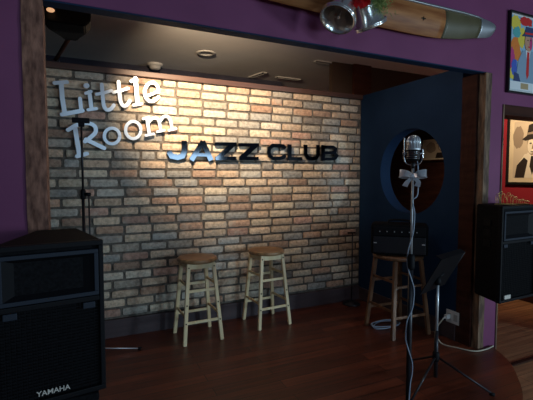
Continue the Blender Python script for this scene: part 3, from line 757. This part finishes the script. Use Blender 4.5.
e1 = at(462, 339, 'z', .008); e2 = at(474, 347, 'z', .008); e3 = at(490, 348.5, 'z', .008)
pts = [pl, pl+Vector((-.05, .01, -.07)), (2.46, 2.14, .008), (2.50, 2.02, .008), (2.56, 1.93, .008), (2.66, 1.915, .008), (2.745, 1.925, .008), (2.775, 1.935, .008)]
bm = bmesh.new(); tube(bm, smooth_path(pts, 6), .005, 8)
tagk(obj('power_cable', bm, M['paleyellow'], None, True), 'ivory cable running along the floor past the foot of the right-hand post', 'cable')

# ------------------------------------------------------------------ propeller blade on the purple wall
def propeller():
    t = thing('wooden_propeller', 'long varnished wooden propeller blade with olive tip on the purple header', 'propeller', (1.7, 1.9, 2.24))
    o = Vector((1.7, 0, 0))
    lower = [(.20, 2.20), (.88, 2.175), (1.206, 2.163), (1.45, 2.155), (1.658, 2.152), (1.9, 2.15), (2.109, 2.156), (2.30, 2.178), (2.433, 2.203), (2.56, 2.224), (2.60, 2.236), (2.618, 2.250)]
    upper = [(.20, 2.32), (.88, 2.345), (1.206, 2.35), (1.45, 2.347), (1.658, 2.343), (1.9, 2.343), (2.109, 2.345), (2.30, 2.346), (2.433, 2.340), (2.56, 2.326), (2.60, 2.316), (2.618, 2.304)]
    def sample(tab, x):
        for (a, b), (c, d) in zip(tab, tab[1:]):
            if a <= x <= c: return b+(d-b)*(x-a)/(c-a)
        return tab[-1][1]
    def section(bm, xs, v0, v1, mtk, eps=0):
        rings = []
        for x in xs:
            zl, zu = sample(lower, x), sample(upper, x); h = zu-zl; tck = (.020+.040*max(0, min(1, (2.62-x)/1.2))**.6)
            R = []
            for k in range(24):
                a = 2*PI*k/24
                u = .5+.5*math.sin(a); u = v0+(v1-v0)*u
                prof = math.sin(PI*min(1, max(0, u)))**.6
                R.append(Vector((x-1.7, 1.9-1.9+(-math.cos(a)*.5*tck*(prof+.12) - (u-.5)*.03)-eps*math.copysign(1, math.cos(a)), zl+h*u-2.24)))
            rings.append([bm.verts.new(p) for p in R])
        for A, B in zip(rings, rings[1:]):
            for k in range(24): bm.faces.new((A[k], A[(k+1) % 24], B[(k+1) % 24], B[k]))
        bm.faces.new(rings[0]); bm.faces.new(rings[-1])
    def lin(a, b, n): return [a+(b-a)*i/n for i in range(n+1)]
    bm = bmesh.new(); section(bm, lin(.2, 2.13, 40), 0, .93, 0); obj('blade', bm, M['propwood'], t, True)
    bm = bmesh.new(); section(bm, lin(2.13, 2.47, 12), 0, .93, 0); obj('painted_tip', bm, M['propolive'], t, True, label='olive painted tip')
    bm = bmesh.new(); section(bm, lin(2.47, 2.618, 12), 0, 1, 0); section(bm, lin(1.75, 2.47, 20), .90, 1, 0, .003); obj('metal_edge', bm, M['propmetal'], t, True, label='grey metal leading edge')
    bm = bmesh.new(); box(bm, (.22, -.028, -.004), (.255, -.020, .004), .001); box(bm, (.234, -.028, -.012), (.241, -.020, .012), .001); obj('emblem', bm, M['bolt'], t)
    for x in (-.6, .35):
        bm = bmesh.new(); tube(bm, [(x, .01, 0), (x, .059, 0)], .012, 10); obj('wall_mount', bm, M['blackmetal'], t)
propeller()

# ------------------------------------------------------------------ bells
def bell(label, top, mouth, R, m, name='bell'):
    top = Vector(top); mouth = Vector(mouth); ax = (mouth-top); Ln = ax.length; ax.normalize()
    u, v = frame_from(ax); Mx = basis(u, v, ax, (0, 0, 0))
    t = thing(name, label, 'bell', top)
    prof = [(0, .0), (R*.22, .004), (R*.42, Ln*.08), (R*.52, Ln*.2), (R*.58, Ln*.42), (R*.68, Ln*.66), (R*.85, Ln*.86), (R*.97, Ln*.95), (R, Ln), (R*.97, Ln*1.015), (R*.90, Ln*.985), (R*.80, Ln*.88), (R*.62, Ln*.66), (R*.52, Ln*.42), (R*.44, Ln*.2), (0, Ln*.08)]
    bm = bmesh.new(); lathe(bm, prof, 48, Mx); obj('shell', bm, m, t, True)
    bm = bmesh.new(); lathe(bm, [(R*.985, Ln*.90), (R*1.03, Ln*.925), (R*.99, Ln*.955)], 48, Mx); lathe(bm, [(R*.60, Ln*.40), (R*.63, Ln*.43), (R*.61, Ln*.46)], 48, Mx); obj('rim_band', bm, m, t, True)
    bm = bmesh.new(); tube(bm, [Mx @ Vector((0, 0, Ln*.1)), Mx @ Vector((.0, .004, Ln*.85))], .003, 8); r = bmesh.ops.create_icosphere(bm, subdivisions=2, radius=R*.11)
    for q in r['verts']: q.co = q.co+(Mx @ Vector((0, .004, Ln*.9)))
    obj('clapper', bm, m, t, True)
    bm = bmesh.new(); tube(bm, [Mx @ Vector((R*.12*math.cos(a*PI/6), 0, -.004+R*.12*math.sin(-a*PI/6))) for a in range(7)], .0025, 6); obj('hanging_loop', bm, m, t, True)
    return t
bt = at(352, -13, 'y', 1.765); bt2 = at(361, -9, 'y', 1.735)
bell('silver bell with open mouth facing forward, left one of the pair', bt, at(337, 20, 'y', 1.725), .092, M['silver'])
bell('silver bell seen from its side, right one beneath the green garland', bt2, at(371, 26, 'y', 1.765), .088, M['silver'])
bell('small brass bell at the top left corner of the purple wall', (-.31, 1.92, 2.09), (-.292, 1.88, 2.00), .042, M['brass'], 'brass_bell')
# red bow and green garland over the bells
t = thing('red_bow', 'red ribbon bow above the pair of silver bells', 'bow', at(355, 1, 'y', 1.69))
for s in (-1, 1):
    bm = bmesh.new(); band(bm, [(0, -.01, 0), (s*.03, -.04, .02), (s*.065, -.03, .03), (s*.07, -.008, .01), (s*.03, 0, -.005), (0, -.008, -.003)], .045, tw=lambda u: .35+.7*math.sin(PI*u)**.7 if 0 <= u <= 1 else .35); obj('loop', bm, M['redribbon'], t, True)
    bm = bmesh.new(); band(bm, [(0, -.012, 0), (s*.01, -.03, -.018), (s*.022, -.03, -.045)], .026, dirv=(1, 0, .2)); obj('tail', bm, M['redribbon'], t, True)
bm = bmesh.new(); bmesh.ops.create_icosphere(bm, subdivisions=2, radius=.015); obj('knot', bm, M['redribbon'], t, True)
GC = at(377, 2, 'y', 1.70)
bm = bmesh.new(); tube(bm, [GC-Vector((.07, 0, 0)), GC+Vector((.07, 0, .0))], .004, 6)
for k in range(700):
    c = GC+Vector((random.gauss(0, .032), random.gauss(0, .015), random.gauss(0, .028)))
    d = Vector((random.gauss(0, 1), random.gauss(0, 1)-.4, random.gauss(0, 1))).normalized(); u, v = frame_from(d); L_ = random.uniform(.018, .04)
    a, b, e, f = c-u*.0022, c+u*.0022, c+d*L_, c+v*.0018
    V = [bm.verts.new(x) for x in (a, b, f, e)]
    for q in ((0, 1, 3), (1, 2, 3), (2, 0, 3), (0, 2, 1)): bm.faces.new([V[i] for i in q])
tagk(obj('pine_garland', bm, M['green']), 'tuft of green and yellow pine garland above the right silver bell', 'garland', None, 'stuff')

# ------------------------------------------------------------------ framed pictures
def flat(bm, pts, F, y):
    """flat painted patch; pts in frame coordinates (x, z), y is its layer"""
    bm.faces.new([bm.verts.new(F @ Vector((a, y, b))) for a, b in pts])
def blob(cx, cz, rx, rz, n=20, j=0):
    return [(cx+rx*math.cos(2*PI*k/n)*(1+random.uniform(-j, j)), cz+rz*math.sin(2*PI*k/n)*(1+random.uniform(-j, j))) for k in range(n)]
def picture(name, label, F, Wd, Hh, fr, mw, shapes, mats_, matcol, fm, cat='picture'):
    t = thing(name, label, cat, F.translation); G = F.copy(); G.translation = (0, 0, 0)
    bm = bmesh.new()
    for a, b in (((0, -.02, 0), (Wd, .004, fr)), ((0, -.02, Hh-fr), (Wd, .004, Hh)), ((0, -.02, fr), (fr, .004, Hh-fr)), ((Wd-fr, -.02, fr), (Wd, .004, Hh-fr))): box(bm, a, b, .002, G)
    obj('frame', bm, fm, t)
    bm = bmesh.new(); box(bm, (fr, -.006, fr), (Wd-fr, 0.0, Hh-fr), 0, G); obj('mat_board', bm, matcol, t)
    art = None; by = {}
    iw, ih = Wd-2*fr-2*mw, Hh-2*fr-2*mw
    lay = 0
    sheet = None
    for mk, pts in shapes:
        bm = bmesh.new(); lay += 1
        flat(bm, [(fr+mw+a*iw, fr+mw+b*ih) for a, b in pts], G, -.0064-.00025*lay)
        by.setdefault('x', []).append((mk, bm))
    # join all patches into one artwork mesh with several materials
    me = bpy.data.meshes.new('artwork'); B = bmesh.new(); idx = []
    for mk, bm in by['x']:
        for f in bm.faces:
            nf = B.faces.new([B.verts.new(v.co) for v in f.verts]); nf.material_index = mats_.index(mk)
        bm.free()
    B.to_mesh(me); B.free()
    for mk in mats_: me.materials.append(mk)
    o = bpy.data.objects.new('artwork', me); COL.objects.link(o); o.parent = t
    return t
def flatmat(n, c): return mat(n, c, .6, spec=.3)
P = {k: flatmat('paint_'+k, c) for k, c in dict(yellow=(.75, .6, .08), orange=(.75, .22, .04), red=(.6, .03, .03), magenta=(.5, .05, .2), blue=(.06, .12, .5), sky=(.3, .5, .65), teal=(.1, .4, .4), skin=(.55, .3, .2), navy=(.04, .06, .16), white=(.75, .78, .8), green=(.12, .4, .12), suit=(.25, .36, .48), tan=(.45, .33, .18),
     sepia=(.30, .22, .15), dark=(.03, .022, .018), mid=(.32, .25, .18), pale=(.82, .74, .58), paper=(.62, .52, .38)).items()}
random.seed(11)
# colourful portrait poster on the purple wall above the doorway
p = at(507.5, 92, 'y', YF-.02)
F = basis((1, 0, 0), (0, 1, 0), (0, 0, 1), (p.x, YF-.006, p.z)); Hp = 2.475-p.z
sh = [(P['sky'], [(0, 0), (1, 0), (1, 1), (0, 1)]), (P['yellow'], blob(.12, .90, .14, .10, j=.2)), (P['yellow'], blob(.30, .72, .12, .14, j=.2)), (P['orange'], blob(.12, .60, .12, .12, j=.2)), (P['red'], blob(.42, .95, .20, .06, j=.2)),
      (P['orange'], blob(.2, .5, .1, .1, j=.2)), (P['magenta'], blob(.05, .42, .07, .14, j=.2)), (P['teal'], blob(.16, .78, .1, .08, j=.2)), (P['yellow'], blob(.07, .22, .08, .08, j=.2)), (P['blue'], blob(.12, .30, .08, .12, j=.2)), (P['green'], blob(.85, .85, .14, .1, j=.2)), (P['blue'], blob(.88, .6, .1, .15, j=.2)), (P['orange'], blob(.75, .9, .1, .08, j=.2)),
      (P['suit'], [(.16, .12), (.22, .40), (.34, .55), (.62, .56), (.80, .48), (.92, .12)]), (P['navy'], [(.10, .12), (.30, .12), (.24, .22), (.12, .24)]), (P['white'], [(.42, .56), (.56, .57), (.50, .30)]), (P['red'], [(.46, .54), (.53, .54), (.53, .22), (.48, .16), (.45, .24)]),
      (P['skin'], blob(.50, .68, .115, .135)), (P['magenta'], blob(.56, .66, .04, .09)), (P['navy'], [(.34, .77), (.30, .74), (.72, .76), (.66, .80), (.62, .88), (.42, .88), (.37, .79)]), (P['red'], [(.38, .775), (.65, .785), (.64, .81), (.38, .80)]), (P['dark'], blob(.47, .70, .018, .008, 10)), (P['dark'], blob(.55, .705, .018, .008, 10)), (P['red'], blob(.51, .61, .035, .009, 10)),
      (P['white'], [(0, 0), (1, 0), (1, .115), (0, .115)]), (P['tan'], [(.30, .02), (.52, .02), (.52, .10), (.30, .10)])]
picture('framed_poster', 'colourful framed portrait poster on the purple wall above the doorway', F, .46, Hp, .014, .012, sh, list(P.values()), M['white'], M['frameblack'])
# cream framed drawing on the red wall beyond the doorway
a = at(505.5, 184.5, 'x', 4.58); b = at(505.5, 116.5, 'x', 4.58)
F = basis((0, -1, 0), (1, 0, 0), (0, 0, 1), (4.592, a.y, a.z)); 
man = [(P['paper'], [(0, 0), (1, 0), (1, 1), (0, 1)]), (P['mid'], blob(.12, .72, .14, .2, j=.1)), (P['mid'], blob(.9, .75, .14, .2, j=.1)), (P['pale'], [(.10, .0), (.14, .25), (.30, .42), (.70, .42), (.88, .25), (.92, 0)]), (P['dark'], [(.05, 0), (.10, .22), (.28, .36), (.38, .30), (.30, 0)]), (P['dark'], [(.95, 0), (.90, .22), (.72, .36), (.62, .30), (.70, 0)]), (P['pale'], [(.36, .44), (.64, .44), (.58, .05), (.42, .05)]),
       (P['dark'], [(.46, .38), (.54, .38), (.57, .2), (.5, .05), (.43, .2)]), (P['sepia'], blob(.50, .58, .15, .19)), (P['pale'], blob(.46, .56, .10, .14)), (P['dark'], [(.22, .68), (.30, .65), (.78, .70), (.74, .75), (.66, .76), (.62, .92), (.52, .95), (.38, .92), (.34, .74)]), (P['mid'], [(.35, .75), (.66, .77), (.65, .81), (.36, .79)]),
       (P['dark'], blob(.44, .60, .03, .012, 10)), (P['dark'], blob(.56, .605, .03, .012, 10)), (P['sepia'], [(.49, .6), (.53, .5), (.47, .5)]), (P['dark'], blob(.49, .45, .045, .01, 10))]
picture('framed_drawing', 'cream matted drawing of a man in a hat on the red wall beyond the doorway', F, .60, b.z-a.z, .03, .05, man, list(P.values()), M['matcream'], M['frameblack'])
# second drawing seen through the round opening
a = at(421, 163, 'x', 4.58)
F = basis((0, -1, 0), (1, 0, 0), (0, 0, 1), (4.592, a.y, 1.50))
man2 = [(P['paper'], [(0, 0), (1, 0), (1, 1), (0, 1)]), (P['mid'], blob(.25, .6, .16, .3, j=.1)), (P['sepia'], blob(.62, .62, .14, .25)), (P['pale'], blob(.6, .6, .09, .18)), (P['dark'], [(.4, 0), (.45, .3), (.8, .3), (.88, 0)]), (P['dark'], [(.42, .8), (.85, .82), (.75, .95), (.5, .95)])]
picture('framed_drawing', 'brownish framed drawing of two figures seen through the round opening in the navy wall', F, .62, .33, .018, .02, man2, list(P.values()), M['matcream'], M['mahog'])

# gilt spray lying on the wall loudspeaker
bm = bmesh.new(); zt = 1.080
for k in range(16):
    x0 = 2.600+.015*k; yb = 1.83-.005*k
    hgt = (.085*(1-k/17)+.012)*random.uniform(.6, 1.1); x0 += random.uniform(-.008, .008)
    pts = [(x0, yb, zt), (x0-.012, yb-.004, zt+hgt*.5), (x0+.006, yb+.004, zt+hgt*.9), (x0+.026, yb, zt+hgt), (x0+.03, yb, zt+hgt*.75), (x0+.018, yb, zt+hgt*.7)]
    tube(bm, smooth_path(pts, 4), .0017, 6)
tube(bm, [(2.59, 1.83, zt+.001), (2.84, 1.755, zt+.001)], .003, 6)
tagk(obj('gilt_spray', bm, M['gold'], None, True), 'curly gilt metal spray lying on top of the wall loudspeaker by the doorway', 'ornament')

# ------------------------------------------------------------------ ceiling things
def on_ceiling(px, py): return at(px, py, 'z', ZC)
p = on_ceiling(206, 53)
t = thing('recessed_downlight', 'round recessed downlight in the grey ceiling above the stage', 'downlight', (p.x, p.y, ZC))
bm = bmesh.new(); lathe(bm, [(.05, -.001), (.055, -.008), (.085, -.010), (.092, -.003), (.092, 0)], 36); obj('trim_ring', bm, M['interior'], t, True)
bm = bmesh.new(); lathe(bm, [(0, -.002), (.05, -.001)], 36); obj('lens', bm, M['steel'], t, True)
p = on_ceiling(155, 64)
t = thing('smoke_detector', 'round white smoke detector on the ceiling behind the brick wall', 'smoke detector', (p.x, min(p.y, 4.38), ZC))
bm = bmesh.new(); lathe(bm, [(0, -.06), (.04, -.058), (.055, -.045), (.06, -.025), (.075, -.022), (.08, -.01), (.08, 0)], 32); obj('body', bm, M['interior'], t, True)
def strip(label, A, B, wdt):
    a, b = on_ceiling(*A), on_ceiling(*B); t = thing('ceiling_vent', label, 'vent', (a+b)/2)
    d = (b-a).normalized(); L_ = (b-a).length; n_ = Vector((-d.y, d.x, 0)); Mx = basis(d, n_, (0, 0, 1), (0, 0, 0))
    bm = bmesh.new()
    for q, r in (((-L_/2, -wdt/2, -.012), (L_/2, -wdt/2+.012, 0)), ((-L_/2, wdt/2-.012, -.012), (L_/2, wdt/2, 0)), ((-L_/2, -wdt/2, -.012), (-L_/2+.012, wdt/2, 0)), ((L_/2-.012, -wdt/2, -.012), (L_/2, wdt/2, 0))): box(bm, q, r, .001, Mx)
    obj('frame', bm, M['interior'], t)
    for k in range(3):
        y = -wdt/2+.012+(wdt-.024)*(k+.5)/3
        bm = bmesh.new(); bar(bm, Mx @ Vector((-L_/2+.01, y, -.008)), Mx @ Vector((L_/2-.01, y, -.008)), .018, .002, bev=0); obj('slat', bm, M['interior'], t)
strip('narrow white ceiling vent nearest the header, at the right', (315, 60.5), (353, 66.5), .07)
strip('short slanting white ceiling vent above the gap between the black words', (250, 77), (265, 72), .06)
strip('short white ceiling vent between the slanting vent and the brown panel', (276, 76.5), (300, 79.5), .06)

# black flared stage lamp clamped to the top of the brick wall
def stage_lamp():
    q = at(55, 58, 'y', 3.33); q.z = 2.092
    hc = at(66.5, 22, 'y', 2.75); hb = at(71, 35, 'y', 2.86); ht = at(66.5, 11, 'y', 2.68)
    t = thing('stage_lamp', 'black flared stage lamp on a slanting arm at the upper left of the stage', 'lamp', (q.x, q.y, 2.092))
    o = t.location.copy()
    bm = bmesh.new(); box(bm, (-.03, -.03, 0), (.03, .03, .02), .003); obj('clamp', bm, M['blackmetal'], t)
    bm = bmesh.new(); tube(bm, [(0, 0, .015), hb-o], .013, 12); obj('arm', bm, M['mahog'], t, True, label='brown slanting arm')
    ax = (ht-hb); L_ = ax.length; u, v = frame_from(ax.normalized()); u = Vector((1, -.2, .0)); u = (u-ax.normalized()*u.dot(ax.normalized())).normalized(); v = ax.normalized().cross(u)
    Mx = basis(u, v, ax, hb-o)
    bm = bmesh.new(); rr = []
    for (s, wx, wy) in ((0, .045, .045), (.12*L_, .055, .05), (.62*L_, .125, .085), (1.0*L_, .13, .09)):
        rr.append([bm.verts.new(Mx @ Vector((wx*a, wy*b, s))) for a, b in ((-1, -.6), (-.8, -1), (.8, -1), (1, -.6), (1, .6), (.8, 1), (-.8, 1), (-1, .6))])
    for A, B in zip(rr, rr[1:]):
        for k in range(8): bm.faces.new((A[k], A[(k+1) % 8], B[(k+1) % 8], B[k]))
    bm.faces.new(rr[0]); bm.faces.new(rr[-1])
    bmesh.ops.bevel(bm, geom=list(bm.edges), offset=.006, segments=2, affect='EDGES')
    obj('housing', bm, M['black'], t)
    p = at(50.5, 10, 'y', 2.66)-o
    e = mat('lamp_filament_glow', (1, .6, .3), .5); nb = e.node_tree.nodes['Principled BSDF']; nb.inputs['Emission Color'].default_value = (1, .55, .28, 1); nb.inputs['Emission Strength'].default_value = .7
    bm = bmesh.new(); bmesh.ops.create_icosphere(bm, subdivisions=2, radius=.016)
    for v_ in bm.verts: v_.co = Vector((v_.co.x*1.4, v_.co.y, v_.co.z*.8))+p
    obj('bulb', bm, e, t, True, label='small glowing orange bulb')
stage_lamp()

# unseen fill added to brighten the picture and room beyond the doorway
l = bpy.data.lights.new('picture_fill_light', 'SPOT'); l.energy = 60; l.color = (1, .74, .48); l.shadow_soft_size = .06; l.spot_size = 1.75; l.spot_blend = .8
lo = bpy.data.objects.new('picture_fill_light', l); COL.objects.link(lo); lo.location = (3.75, 2.6, 2.2); lo.rotation_euler = (Vector((4.6, 2.95, 1.35))-Vector((3.75, 2.6, 2.2))).to_track_quat('-Z', 'Y').to_euler()
